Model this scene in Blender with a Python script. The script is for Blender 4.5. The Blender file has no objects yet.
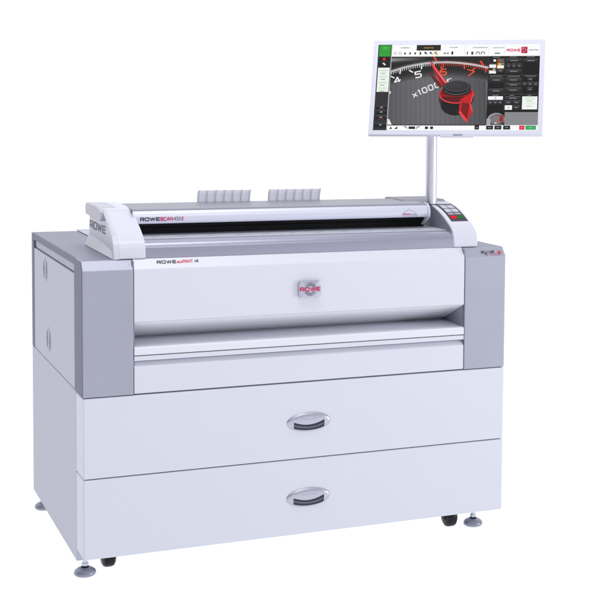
import bpy, bmesh, math, random
from mathutils import Vector, Matrix
random.seed(7)
S = bpy.context.scene
C = S.collection

# ------------------------------------------------------------------ camera
cd = bpy.data.cameras.new('camera')
cam = bpy.data.objects.new('camera', cd); C.objects.link(cam)
R_ = Vector((0.90409533, -0.42711726, 0.01350867)); U_ = Vector((0.01754059, 0.06867682, 0.99748475)); F_ = Vector((0.42697069, 0.90158435, -0.06958228))
cam.matrix_world = Matrix(((R_.x, U_.x, -F_.x, -0.70487), (R_.y, U_.y, -F_.y, -3.92294), (R_.z, U_.z, -F_.z, 1.36177), (0, 0, 0, 1)))
cd.sensor_width = 36; cd.lens = 1414.056 / 600 * 36
cd.shift_x = (300 - 463.953) / 600; cd.shift_y = (198.717 - 300) / 600
cd.clip_end = 500
S.camera = cam

# ------------------------------------------------------------------ studio light
W = bpy.data.worlds.new('World'); S.world = W; W.use_nodes = True
nt = W.node_tree; N = nt.nodes; Lk = nt.links
bg = N['Background']
tc = N.new('ShaderNodeTexCoord'); sp = N.new('ShaderNodeSeparateXYZ'); Lk.new(tc.outputs['Generated'], sp.inputs[0])
def mr(sock, a, b, c, d):
    m = N.new('ShaderNodeMapRange'); m.interpolation_type = 'SMOOTHSTEP'
    Lk.new(sock, m.inputs['Value'])
    for k, v in zip(('From Min', 'From Max', 'To Min', 'To Max'), (a, b, c, d)): m.inputs[k].default_value = v
    return m.outputs['Result']
def mth(op, a, b):
    m = N.new('ShaderNodeMath'); m.operation = op
    for i, v in enumerate((a, b)):
        if isinstance(v, (int, float)): m.inputs[i].default_value = v
        else: Lk.new(v, m.inputs[i])
    return m.outputs[0]
FRONT, LEFT, BACK, TOP, BELOW = 0.46, -0.38, 1.08, 0.35, 1.25
side = mr(sp.outputs[0], -0.9, -0.1, LEFT, 0.0)
a_ = mth('ADD', side, FRONT)
t_ = mr(sp.outputs[1], 0.05, 0.55, 0.0, 1.0)
v = mth('ADD', mth('MULTIPLY', a_, mth('SUBTRACT', 1.0, t_)), mth('MULTIPLY', t_, BACK))
v = mth('ADD', v, mr(sp.outputs[2], 0.3, 0.85, 0.0, TOP))
below = mr(sp.outputs[2], -0.30, -0.12, 1.0, 0.0)  # bright world under the ground, added to shine up through the floor
v = mth('ADD', mth('MULTIPLY', v, mth('SUBTRACT', 1.0, below)), mth('MULTIPLY', below, BELOW))
Lk.new(v, bg.inputs['Strength']); bg.inputs['Color'].default_value = (0.975, 0.982, 1.02, 1)

def area(name, loc, target, sx, sy, watts, col=(1, 1, 1)):
    l = bpy.data.lights.new(name, 'AREA'); l.shape = 'RECTANGLE'; l.size = sx; l.size_y = sy; l.energy = watts; l.color = col
    o = bpy.data.objects.new(name, l); C.objects.link(o); o.location = loc
    o.rotation_euler = (Vector(target) - Vector(loc)).to_track_quat('-Z', 'Y').to_euler()
    return o
area('softbox_overhead', (0.35, -0.6, 3.5), (0.4, 0.1, 0.8), 1.7, 1.3, 34)
area('softbox_front', (1.2, -3.2, 2.7), (0.7, 0, 0.7), 1.2, 0.7, 12)
area('softbox_right', (4.7, -2.9, 0.75), (0.8, 0, 0.62), 1.7, 1.3, 60)
S.view_settings.view_transform = 'Standard'; S.view_settings.look = 'None'; S.view_settings.exposure = 0; S.view_settings.gamma = 1

# ------------------------------------------------------------------ materials
def lin(c):
    return tuple(((x / 255) / 12.92 if x / 255 <= 0.04045 else ((x / 255 + 0.055) / 1.055) ** 2.4) for x in c) + (1,)
def mat(name, col, rough=0.4, metal=0.0, noise=0.0, scale=900, bump=0.0, coat=0.0, spec=0.5):
    m = bpy.data.materials.new(name); m.use_nodes = True
    n = m.node_tree; b = n.nodes['Principled BSDF']
    b.inputs['Base Color'].default_value = tuple(col) + (1,) if len(col) == 3 else col
    b.inputs['Roughness'].default_value = rough; b.inputs['Metallic'].default_value = metal
    b.inputs['Specular IOR Level'].default_value = spec
    b.inputs['Coat Weight'].default_value = coat
    if noise or bump:
        t = n.nodes.new('ShaderNodeTexCoord'); z = n.nodes.new('ShaderNodeTexNoise'); z.inputs['Scale'].default_value = scale; z.inputs['Detail'].default_value = 3
        n.links.new(t.outputs['Object'], z.inputs['Vector'])
        if noise:
            z2 = n.nodes.new('ShaderNodeTexNoise'); z2.inputs['Scale'].default_value = 6; n.links.new(t.outputs['Object'], z2.inputs['Vector'])
            ad = n.nodes.new('ShaderNodeMath'); ad.operation = 'MULTIPLY_ADD'; n.links.new(z2.outputs[0], ad.inputs[0]); ad.inputs[1].default_value = 0.35; n.links.new(z.outputs[0], ad.inputs[2])
            r = n.nodes.new('ShaderNodeMapRange'); n.links.new(ad.outputs[0], r.inputs['Value'])
            r.inputs['From Min'].default_value = 0.35; r.inputs['From Max'].default_value = 1.0; r.inputs['To Min'].default_value = 1 - noise; r.inputs['To Max'].default_value = 1 + noise
            mx = n.nodes.new('ShaderNodeVectorMath'); mx.operation = 'SCALE'; mx.inputs[0].default_value = col[:3]
            n.links.new(r.outputs[0], mx.inputs['Scale']); n.links.new(mx.outputs[0], b.inputs['Base Color'])
        if bump:
            bp = n.nodes.new('ShaderNodeBump'); bp.inputs['Strength'].default_value = bump; bp.inputs['Distance'].default_value = 0.0005
            n.links.new(z.outputs[0], bp.inputs['Height']); n.links.new(bp.outputs[0], b.inputs['Normal'])
    return m
WHITE = mat('white_powder_coat', (0.665, 0.675, 0.765), 0.34, 0, 0.012, 700, 0.12)
DRAWW = mat('white_drawer_paint', (0.655, 0.672, 0.765), 0.42, 0, 0.012, 700, 0.12)
SIDEP = mat('pale_grey_side_panel', (0.50, 0.505, 0.61), 0.5, 0, 0.015, 700, 0.15)
SILV = mat('silver_grey_metallic_paint', (0.37, 0.376, 0.468), 0.42, 0.25, 0.11, 400, 0.2)
FRAME = mat('grey_frame_paint', (0.16, 0.16, 0.235), 0.5, 0.1, 0.04, 500, 0.15, spec=0.25)
TOPM = mat('brushed_grey_top', (0.25, 0.25, 0.34), 0.45, 0.15, 0.04, 400, 0.1, spec=0.3)
COVER = mat('white_plastic', (0.64, 0.64, 0.74), 0.35, 0, 0.01, 900, 0.08)
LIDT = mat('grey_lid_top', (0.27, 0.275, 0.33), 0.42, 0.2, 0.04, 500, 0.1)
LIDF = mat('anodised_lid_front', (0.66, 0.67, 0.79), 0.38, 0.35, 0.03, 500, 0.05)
ALU = mat('anodised_aluminium', (0.34, 0.34, 0.44), 0.33, 0.55, 0.03, 500, 0.05)
BED = mat('grey_scan_bed', (0.66, 0.68, 0.76), 0.35, 0.1, 0.10, 60, 0.1)
INNER = mat('shaded_cheek_grey', (0.22, 0.22, 0.275), 0.4, 0, 0.05, 600, 0.1)  # shade on the right pod's inner wall, put into the colour
BLACK = mat('black_slot', (0.006, 0.006, 0.007), 0.5, 0, 0, spec=0.2)
SEAM = mat('dark_seam', (0.22, 0.23, 0.27), 0.7)
RUB = mat('black_rubber', (0.006, 0.006, 0.010), 0.4, 0, 0.1, 300, 0.2, spec=0.25)
STEEL = mat('bright_steel', (0.55, 0.6, 0.68), 0.25, 0.85)
FOOTM = mat('grey_foot_pad', (0.30, 0.32, 0.39), 0.3, 0.35, 0.06, 300, 0.1)
BRIGHT = mat('satin_silver', (0.50, 0.50, 0.60), 0.28, 0.7, 0.03, 500, 0.05)
POLEM = mat('polished_pole', (0.66, 0.66, 0.74), 0.36, 0.85, 0.01, 500, 0.02)
LITWHITE = mat('lightened_underside_white', (0.88, 0.88, 0.94), 0.3, 0, 0.01, 700, 0.1)  # panel white made lighter: light on the under-bevel put into the colour
DARKM = mat('dark_handle_recess', (0.03, 0.03, 0.05), 0.4, 0)
INK = mat('black_ink', (0.03, 0.03, 0.05), 0.5)
REDI = mat('red_ink', (0.62, 0.03, 0.07), 0.5)
PINKI = mat('crimson_ink', (0.55, 0.03, 0.13), 0.45)
GREYI = mat('grey_ink', (0.16, 0.16, 0.20), 0.5)
KEYB = mat('keypad_foil', (0.055, 0.05, 0.08), 0.5, spec=0.15)
KEYW = mat('keypad_white_key', (0.56, 0.55, 0.63), 0.5, spec=0.2)
KEYP = mat('keypad_pale_key', (.34, .33, .40), .5, spec=.2)
KEYR = mat('keypad_red_key', (0.62, 0.006, 0.012), 0.5, spec=0.08)
KEYG = mat('keypad_green_key', (0.01, 0.14, 0.025), 0.5, spec=0.08)
BEZ = mat('pale_monitor_bezel', (0.66, 0.665, 0.77), 0.4, 0, 0.01, 800, 0.08)
# made-up translucent floor: world light from below washes out shadows on it
FLOORM = mat('translucent_shadowless_floor', (0.93, 0.93, 0.93), 0.9, spec=0.0)

# ------------------------------------------------------------------ builders
def newbm(): return bmesh.new()
def finish(name, bm, m, parent=None, bevel=0.0, seg=2, smooth=True, ang=35):
    me = bpy.data.meshes.new(name)
    bmesh.ops.recalc_face_normals(bm, faces=bm.faces)
    bm.to_mesh(me); bm.free()
    for x in (m if isinstance(m, (list, tuple)) else [m]): me.materials.append(x)
    o = bpy.data.objects.new(name, me); C.objects.link(o)
    if parent: o.parent = parent
    if bevel:
        b = o.modifiers.new('edge', 'BEVEL'); b.width = bevel; b.segments = seg; b.limit_method = 'ANGLE'; b.angle_limit = math.radians(25); b.harden_normals = False
    if smooth:
        for p in me.polygons: p.use_smooth = True
        me.set_sharp_from_angle(angle=math.radians(ang))
        if bevel:
            w = o.modifiers.new('norm', 'WEIGHTED_NORMAL'); w.keep_sharp = False
    return o
def box(bm, x0, x1, y0, y1, z0, z1, mi=0):
    v = [bm.verts.new((x, y, z)) for z in (z0, z1) for y in (y0, y1) for x in (x0, x1)]
    for q in ((0, 2, 3, 1), (4, 5, 7, 6), (0, 1, 5, 4), (2, 6, 7, 3), (0, 4, 6, 2), (1, 3, 7, 5)):
        f = bm.faces.new([v[i] for i in q]); f.material_index = mi
def prism(bm, prof, x0, x1, mi=0):        # profile in (y, z), extruded along x
    a = [bm.verts.new((x0, y, z)) for y, z in prof]; b = [bm.verts.new((x1, y, z)) for y, z in prof]
    n = len(prof)
    for i in range(n):
        f = bm.faces.new((a[i], a[(i + 1) % n], b[(i + 1) % n], b[i])); f.material_index = mi
    for q in (a, b):
        f = bm.faces.new(q); f.material_index = mi
def lathe(bm, prof, cx, cy, cz, n=40, axis='z'):   # profile in (r, h)
    rings = []
    for r, h in prof:
        if r <= 1e-6:
            p = {'z': (cx, cy, cz + h), 'x': (cx + h, cy, cz), 'y': (cx, cy + h, cz)}[axis]
            rings.append([bm.verts.new(p)])
        else:
            ring = []
            for k in range(n):
                a = 2 * math.pi * k / n; c, s = r * math.cos(a), r * math.sin(a)
                p = {'z': (cx + c, cy + s, cz + h), 'x': (cx + h, cy + c, cz + s), 'y': (cx + c, cy + h, cz + s)}[axis]
                ring.append(bm.verts.new(p))
            rings.append(ring)
    for A, B in zip(rings, rings[1:]):
        if len(A) == 1 and len(B) == 1: continue
        for k in range(n):
            if len(A) == 1: bm.faces.new((A[0], B[k], B[(k + 1) % n]))
            elif len(B) == 1: bm.faces.new((A[k], A[(k + 1) % n], B[0]))
            else: bm.faces.new((A[k], A[(k + 1) % n], B[(k + 1) % n], B[k]))
    for E_ in (rings[0], rings[-1]):
        if len(E_) > 1: bm.faces.new(E_)
def strip(bm, pts, w, mi=0):              # flat ribbon helper in 2D -> list of quads (x,z) plane handled by caller
    out = []
    for (a, b) in zip(pts, pts[1:]):
        d = Vector(b) - Vector(a); n = Vector((-d.y, d.x)).normalized() * w / 2
        out.append((Vector(a) + n, Vector(b) + n, Vector(b) - n, Vector(a) - n))
    return out
def text_mesh(body, bold=0.0, extr=0.0, space=1.0):
    c = bpy.data.curves.new('lettering', 'FONT'); c.body = body; c.size = 1.0; c.offset = bold; c.extrude = extr; c.space_character = space
    c.resolution_u = 3
    o = bpy.data.objects.new('lettering', c); C.objects.link(o)
    dg = bpy.context.evaluated_depsgraph_get(); me = bpy.data.meshes.new_from_object(o.evaluated_get(dg))
    bpy.data.objects.remove(o)
    xs = [q.co.x for q in me.vertices]; ys = [q.co.y for q in me.vertices]
    x0, x1, y0, y1 = min(xs), max(xs), min(ys), max(ys)
    return me, x0, x1, y0, y1
def put_text(bm, body, origin, right, up, w, h, bold=0.0, mi=0, depth=0.0, space=1.0):   # fitted into a w x h box whose lower left is origin
    me, x0, x1, y0, y1 = text_mesh(body, bold, 0.0, space)
    right, up = Vector(right).normalized(), Vector(up).normalized(); n = right.cross(up)
    t = bmesh.new(); t.from_mesh(me)
    for q in t.verts:
        a = (q.co.x - x0) / (x1 - x0) * w; b = (q.co.y - y0) / (y1 - y0) * h
        q.co = Vector(origin) + right * a + up * b + n * depth
    for f in t.faces: f.material_index = mi
    m2 = bpy.data.meshes.new('t'); t.to_mesh(m2); t.free()
    k = len(bm.faces); bm.from_mesh(m2); bm.faces.ensure_lookup_table()
    for f in bm.faces[k:]: f.material_index = mi
    bpy.data.meshes.remove(m2); bpy.data.meshes.remove(me)
GL = {
 'R': (1.35, [[(0, 0), (0, 1), (1.12, 1), (1.3, .86), (1.3, .58), (1.12, .44), (0, .44)], [(.62, .44), (1.32, 0)]]),
 'O': (1.35, [[(.2, 0), (1.12, 0), (1.3, .16), (1.3, .84), (1.12, 1), (.2, 1), (.02, .84), (.02, .16), (.2, 0), (.4, 0)]]),
 'W': (1.75, [[(0, 1), (.42, 0), (.85, .95), (1.28, 0), (1.7, 1)]]),
 'E': (1.25, [[(1.25, 1), (.16, 1), (.02, .88), (.02, .12), (.16, 0), (1.25, 0)], [(.02, .5), (1.15, .5)]]),
 'S': (1.25, [[(1.2, .84), (1.05, 1), (.16, 1), (.02, .88), (.02, .62), (.16, .5), (1.08, .5), (1.22, .38), (1.22, .12), (1.08, 0), (.16, 0), (.02, .16)]]),
 'C': (1.25, [[(1.24, 1), (.2, 1), (.02, .84), (.02, .16), (.2, 0), (1.24, 0)]]),
 'A': (1.35, [[(0, 0), (.56, 1), (.78, 1), (1.34, 0)], [(.24, .34), (1.1, .34)]]),
 'N': (1.3, [[(.02, 0), (.02, 1), (.2, 1), (1.08, 0), (1.26, 0), (1.26, 1)]]),
 'x': (.8, [[(0, 0), (.75, .68)], [(0, .68), (.75, 0)]]),
 '1': (.5, [[(.05, .8), (.3, 1), (.3, 0)]]),
 '0': (.95, [[(.16, 0), (.72, 0), (.86, .14), (.86, .86), (.72, 1), (.16, 1), (.02, .86), (.02, .14), (.16, 0), (.3, 0)]]),
 'r': (.6, [[(.02, 0), (.02, .7)], [(.02, .5), (.2, .68), (.56, .68)]]),
 '4': (1.0, [[(.72, 0), (.72, 1), (.02, .34), (.02, .26), (.98, .26)]]),
 '5': (.95, [[(.86, 1), (.04, 1), (.04, .58), (.7, .58), (.86, .44), (.86, .14), (.7, 0), (.02, 0)]]),
 '6': (.95, [[(.8, 1), (.3, 1), (.02, .7), (.02, .14), (.16, 0), (.72, 0), (.86, .14), (.86, .44), (.72, .56), (.06, .56)]]),
 '7': (.9, [[(0, 1), (.86, 1), (.86, .9), (.34, 0)]]),
}
def glyph_quads(body, weight):
    out = []; x = 0.0
    for chx in body:
        if chx == ' ': x += .6; continue
        w, strokes = GL[chx]
        for st in strokes:
            pts = [Vector(p) for p in st]
            for i, (a, b) in enumerate(zip(pts, pts[1:])):
                d = (b - a).normalized(); n = Vector((-d.y, d.x)) * weight / 2; e = d * weight * .28
                aa = a - e; bb = b + e
                out.append([(q.x + x, q.y) for q in (aa + n, aa - n, bb - n, bb + n)])
        x += w + .24 + weight * .6
    return out, x - .24 - weight * .6
def put_strokes(bm, body, origin, right, up, w, h, weight=.22, mi=0, depth=0.0):
    right, up = Vector(right).normalized(), Vector(up).normalized(); n = right.cross(up)
    qs, W_ = glyph_quads(body, weight)
    for k, q in enumerate(qs):
        f = bm.faces.new([bm.verts.new(Vector(origin) + right * (x / W_ * w) + up * ((y + weight / 2) / (1 + weight) * h) + n * (depth + (k % 7) * 0.00001)) for x, y in q]); f.material_index = mi
def empty(name, loc, label, cat, group=None):
    o = bpy.data.objects.new(name, None); C.objects.link(o); o.location = loc; o.empty_display_size = 0.1
    o['label'] = label; o['category'] = cat
    if group: o['group'] = group
    return o
ROOTS = []

# ------------------------------------------------------------------ floor
ZF = -0.02
bm = newbm(); v4 = [bm.verts.new(p) for p in ((-120, -120, ZF), (120, -120, ZF), (120, 200, ZF), (-120, 200, ZF))]; bm.faces.new(v4)
ft_ = FLOORM.node_tree; tr = ft_.nodes.new('ShaderNodeBsdfTranslucent'); tr.inputs['Color'].default_value = (.97, .97, .97, 1)
mxs = ft_.nodes.new('ShaderNodeMixShader'); mxs.inputs[0].default_value = 0.86
ft_.links.new(ft_.nodes['Principled BSDF'].outputs[0], mxs.inputs[1]); ft_.links.new(tr.outputs[0], mxs.inputs[2]); ft_.links.new(mxs.outputs[0], ft_.nodes['Material Output'].inputs['Surface'])
fl = finish('floor', bm, FLOORM, smooth=False); fl['kind'] = 'structure'

# ------------------------------------------------------------------ the printer
WX = 1.30; D = 0.916; XI = 0.139
zf, zb, zs, zd, zt, zT = 0.070, 0.036, 0.527, 0.297, 0.8785, 0.9053
ch = 0.0236; P_ = 0.110
pr = empty('wide_format_printer', (0, 0, 0), 'white and silver wide format printer cabinet with two drawers, standing on grey levelling feet', 'printer')

# lower cabinet carcass
bm = newbm(); box(bm, 0, WX, P_ + .0015, D, zb, zs - .0006); finish('cabinet_body', bm, SIDEP, pr, 0.002)
# dark core behind the seams
bm = newbm(); box(bm, 0.006, WX - .006, 0.012, P_ + .001, zf + .006, zs + .004); finish('inner_frame', bm, SEAM, pr)
for (a, b, lab) in ((zd + .0012, zs - .0022, 'upper of the two white drawers, just below the printer housing'), (zf, zd - .0012, 'lower of the two white drawers, nearest the floor')):
    bm = newbm(); box(bm, 0, WX, 0, P_ - .001, a, b)
    dr = finish('drawer', bm, DRAWW, pr, 0.0035, 3); dr['label'] = lab
    zc = (a + b) / 2
    hc = 0.407 if a > .2 else 0.1805; hx = 0.6545
    # oval handle: domed ring with an opening, deep recess behind, curved grip
    A, B, H = 0.0672, 0.0288, 0.0058
    def hole(t):
        pass
    hole_pts = []
    xl, xr_ = -0.0475, 0.0475
    n = 26
    for i in range(n + 1):                      # upper edge of opening sags in the middle
        x = xl + (xr_ - xl) * i / n
        hole_pts.append((x, 0.004 - 0.0115 * (1 - (x / xr_) ** 2) + 0.0015 * (x / xr_)))
    for i in range(n + 1):                      # lower edge follows the oval
        x = xr_ - (xr_ - xl) * i / n
        hole_pts.append((x, -B * 0.90 * math.sqrt(max(0, 1 - (x / (A * 1.0)) ** 2)) + .0012))
    ra, rb = hole_pts[n], hole_pts[n + 1]      # straight right end of the opening
    la, lb = hole_pts[-1], hole_pts[0]         # straight left end
    mids = lambda p, q: [(p[0] + (q[0] - p[0]) * k / 12, p[1] + (q[1] - p[1]) * k / 12) for k in range(1, 12)]
    hole_pts = hole_pts[:n + 1] + mids(ra, rb) + hole_pts[n + 1:] + mids(la, lb)
    cx0, cz0 = 0.0, -0.0135
    bm = newbm(); rings = []
    M = 9
    for j in range(M + 1):
        ring = []
        for (x, z) in hole_pts:
            d = Vector((x - cx0, z - cz0)); d = d if d.length > 1e-5 else Vector((0, 1e-5))
            lo, hi = 0.0, 20.0
            for _ in range(40):
                mid = (lo + hi) / 2; q = ((cx0 + d.x * mid) / A) ** 2 + ((cz0 + d.y * mid) / B) ** 2
                if q < 1: lo = mid
                else: hi = mid
            e = Vector((cx0 + d.x * lo, cz0 + d.y * lo)); p = Vector((x, z)).lerp(e, (j / M) ** .8)
            rho = min(1, (p.x / A) ** 2 + (p.y / B) ** 2)
            ring.append(bm.verts.new((hx + p.x, -H * math.sqrt(max(0, 1 - rho ** 1.6)) - 0.0008, hc + p.y)))
        rings.append(ring)
    rings.insert(0, [bm.verts.new((q.co.x, 0.0005, q.co.z)) for q in rings[0]])
    k = len(hole_pts)
    for a_r, b_r in zip(rings, rings[1:]):
        for i in range(k): bm.faces.new((a_r[i], a_r[(i + 1) % k], b_r[(i + 1) % k], b_r[i]))
    hd = finish('handle', bm, BRIGHT, dr, 0, ang=50)
    # recess: dark pan, plus a curved grip bar seen through the opening
    bm = newbm(); f0 = [bm.verts.new((hx + x, -0.0012, hc + z)) for x, z in [(A * .93 * math.cos(t), B * .9 * math.sin(t)) for t in [2 * math.pi * i / 48 for i in range(48)]]]; bm.faces.new(f0)
    finish('recess', bm, DARKM, dr, smooth=False)
    bm = newbm(); prev = None
    for i in range(25):
        x = xl * .97 + (xr_ - xl) * .97 * i / 24; s = 1 - (x / xr_) ** 2
        zc1 = -0.0035 - 0.0095 * s
        ring = [bm.verts.new((hx + x, -0.0028 + dy, hc + zc1 + dz)) for dy, dz in ((0.001, 0), (-0.0012, -0.0015), (-0.0008, -0.0055), (0.001, -0.0075))]
        if prev:
            for q in range(4): bm.faces.new((prev[q], prev[(q + 1) % 4], ring[(q + 1) % 4], ring[q]))
        prev = ring
    finish('grip', bm, mat('dark_blue_grip', (.13, .13, .19), .3, .3), dr)
    bm = newbm(); put_strokes(bm, 'ROWE', (hx - .022, -0.0072, hc + .0075), (1, 0, 0.0), (0, .22, 1), 0.046, 0.0085, 0.2)
    finish('embossed_lettering', bm, mat('embossed_silver', (.52, .52, .62), .3, .6), dr, smooth=False)

# upper housing carcass (recessed side) : side frame + inset side panel
FR = 0.0
bm = newbm()
bm.free()
for sx in (0, 1):
    bm = newbm()
    x0, x1 = (0.0, 0.02) if sx == 0 else (WX - .02, WX)
    x0b, x1b = (-0.0012, 0.0001) if sx == 0 else (WX - .0001, WX + .0012)
    prism(bm, [(0.006, zs + .001), (P_ - .0065, zs + .001), (P_ - .0065, zT - .001), (ch + .006, zT - .0015), (0.006, zt - .001)], x0b, x1b)
    box(bm, x0, x1, P_ - .006, 0.128, zs + .001, zT - .001)           # front upright of the side frame
    box(bm, x0, x1, 0.872, D, zs + .001, zT - .001)                 # rear upright
    box(bm, x0, x1, 0.128, 0.872, 0.885, zT - .001)                 # top rail
    finish('side_frame', bm, FRAME, pr, 0.0018)
bm = newbm(); box(bm, 0.02, WX - .02, 0.155, D - .002, zs + .002, zT - .006); finish('housing_body', bm, SILV, pr)
for sx in (0, 1):
    bm = newbm(); x0, x1 = (0.0012, 0.0185) if sx == 0 else (WX - .0185, WX - .0012)
    box(bm, x0, x1, 0.1295, 0.8705, zs + .0008, 0.858)
    sp_ = finish('side_panel', bm, SIDEP, pr, 0.0015)
    sp_['label'] = 'inset side panel with round locking vents'
    bm = newbm(); x0, x1 = (0.006, 0.0187) if sx == 0 else (WX - .0187, WX - .006)
    box(bm, x0, x1, 0.1295, 0.8705, 0.8605, 0.8835)
    finish('side_rail', bm, SILV, pr, 0.001)
    for (yy, zz, rr) in ((0.640, 0.811, 0.040), (0.583, 0.597, 0.041)):
        xs = 0.0009 if sx == 0 else WX - .0009; dn = -1 if sx == 0 else 1
        bm = newbm(); lathe(bm, [(0, 0), (rr * .38, 0), (rr * .42, .0004), (rr * .94, .0004), (rr, -.0004)] if dn > 0 else [(0, 0), (rr * .38, 0), (rr * .42, -.0004), (rr * .94, -.0004), (rr, .0004)], xs, yy, zz, 48, 'x')
        ve = finish('side_vent', bm, mat('vent_grey', (.40, .40, .49), .5), sp_)
        for sy in (-1, 1):
            bm = newbm()
            for kz in range(-4, 5):
                w_ = .004 + .0055 * (4 - abs(kz)) / 4
                xx = xs + dn * .0008
                box(bm, xx - .0003, xx + .0003, yy + sy * rr * .66 - w_, yy + sy * rr * .66 + w_, zz + kz * .0058 - .0017, zz + kz * .0058 + .0017)
            finish('vent_slots', bm, mat('vent_dark', (.10, .10, .12), .6), ve, smooth=False)

# pillars left and right of the front
def pillar(x0, x1):
    bm = newbm()
    prism(bm, [(0, zs), (P_ - .007, zs), (P_ - .007, zT - .0005), (ch, zT - .0005), (0, zt)], x0, x1)
    return finish('pillar', bm, SILV, pr, 0.0022, 3)
pl = pillar(0.0, XI); pl['label'] = 'silver grey pillar at the left end of the front'
p2 = pillar(WX - XI, WX); p2['label'] = 'silver grey pillar at the right end, carrying a tiny maker mark'
# tiny marks on the right pillar's chamfer
upc = Vector((0, ch, zT - zt)).normalized(); oc = Vector((1.218, -0.0008, zt + .003))
bm = newbm()
def chq(a, b, w, h, mi):
    q = [oc + Vector((1, 0, 0)) * X + upc * Y + upc.cross(Vector((1, 0, 0))) * 0 for X, Y in ((a, b), (a + w, b), (a + w, b + h), (a, b + h))]
    nrm = Vector((1, 0, 0)).cross(upc); q = [p + nrm * .0008 for p in q]
    f = bm.faces.new([bm.verts.new(p) for p in q]); f.material_index = mi
chq(0, .010, .008, .006, 0); chq(.008, .012, .007, .002, 0); chq(.012, .004, .004, .007, 0); chq(.017, .001, .003, .011, 2); chq(.022, .012, .004, .005, 2)
chq(.029, .008, .004, .008, 2); chq(.034, .010, .004, .006, 0); chq(.039, .009, .005, .008, 0)
chq(.030, .003, .034, .002, 1); chq(.058, .006, .010, .007, 1); chq(.061, .013, .004, .003, 1)
finish('maker_mark', bm, [INK, REDI, GREYI], p2, smooth=False)

# top plate of the housing
bm = newbm(); box(bm, 0.0035, WX - .0035, ch + .003, D - .0015, zT - .005, zT)
finish('top_cover', bm, TOPM, pr, 0.0015)

# front: big white panel with chamfered top and under-bevel, output shelf, lower panel
x0, x1 = XI + .0022, WX - XI - .0022
bm = newbm()
prism(bm, [(0.001, 0.7305), (0.001, zt), (ch + .001, zT + .0006), (0.10, zT + .0006), (0.16, 0.87), (0.16, 0.70), (0.05, 0.7305)], x0, x1)
fp = finish('front_panel', bm, WHITE, pr, 0.0018, 3)
bm = newbm(); prism(bm, [(0.0012, 0.7303), (0.055, 0.7303), (0.157, 0.69), (0.157, 0.670), (0.148, 0.6685)], x0, x1); finish('panel_underside', bm, LITWHITE, pr, 0.0008)
bm = newbm(); box(bm, XI - .001, XI + .0030, 0.006, 0.155, zs + .003, zT - .004); finish('panel_seam', bm, SEAM, pr, smooth=False)
bm = newbm(); box(bm, WX - XI - .0030, WX - XI + .001, 0.006, 0.0155, zs + .003, zT - .004)
finish('panel_seam', bm, SEAM, pr, smooth=False)
bm = newbm(); box(bm, x0 - .002, x1 + .002, 0.03, 0.158, zs + .002, 0.655); finish('front_core', bm, SEAM, pr, smooth=False)
bm = newbm(); prism(bm, [(-.001, 0.6375), (-.001, 0.656), (0.002, 0.660), (0.155, 0.6645), (0.155, 0.6375)], x0, x1)
finish('output_shelf', bm, mat('lightened_shelf_white', (0.73, 0.74, 0.82), 0.36, 0, 0.01, 700, 0.1), pr, 0.001)  # shelf colour lightened to make up for the niche's shade
bm = newbm(); box(bm, x0, x1, 0.000, 0.10, 0.6215, 0.6350); finish('shelf_strip', bm, WHITE, pr, 0.001)
bm = newbm(); prism(bm, [(0.001, zs + .002), (0.001, 0.603), (0.016, 0.6175), (0.10, 0.6175), (0.10, zs + .002)], x0, x1)
finish('lower_panel', bm, WHITE, pr, 0.0015)
# side cheeks of the output niche
for xx in ((XI + .0036, XI + .0046), (WX - XI - .0015, WX - XI - .0005)):
    bm = newbm(); box(bm, xx[0], xx[1], 0.006, 0.148, 0.60, 0.80); finish('niche_cheek', bm, SILV, pr, smooth=False)

# lettering on the chamfer of the front panel
bm = newbm(); nn = Vector((1, 0, 0)).cross(upc)
b0 = Vector((0, 0.001, zt)) + nn * .0006
put_strokes(bm, 'ROWE', b0 + Vector((.209, 0, 0)) + upc * .0165, (1, 0, 0), upc, .053, .0115, .34, 0)
put_text(bm, 'ecoPRINT', b0 + Vector((.265, 0, 0)) + upc * .0165, (1, 0, 0), upc, .046, .0115, .03, 1)
put_text(bm, 'i4', b0 + Vector((.316, 0, 0)) + upc * .0165, (1, 0, 0), upc, .011, .0118, .02, 0)
finish('front_lettering', bm, [INK, REDI], fp, smooth=False)

# badge in the middle of the front panel
bm = newbm(); bx0, bx1, bz0, bz1, rr = 0.619, 0.6875, 0.779, 0.8265, 0.009
pts = []
for cx, cz, a0 in ((bx1 - rr, bz1 - rr, 0), (bx0 + rr, bz1 - rr, 90), (bx0 + rr, bz0 + rr, 180), (bx1 - rr, bz0 + rr, 270)):
    for i in range(7):
        a = math.radians(a0 + 15 * i); pts.append((cx + rr * math.cos(a), cz + rr * math.sin(a)))
for i in range(1): 
    fr = [bm.verts.new((x, -0.011 - .003 * (1 - ((x - .653) / .035) ** 2), z)) for x, z in pts]; bk = [bm.verts.new((x, 0.0015, z)) for x, z in pts]
cv = bm.verts.new((.653, -.0145, .803))
for i in range(len(pts)):
    bm.faces.new((fr[i], fr[(i + 1) % len(pts)], bk[(i + 1) % len(pts)], bk[i])); bm.faces.new((fr[i], fr[(i + 1) % len(pts)], cv))
bd = finish('badge', bm, BRIGHT, fp, 0.0012, 2)
bm = newbm()
put_strokes(bm, 'ROWE', (.6225, -.0152, .7965), (1, 0, 0), (0, 0, 1), .0605, .0125, .32, 0)
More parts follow.
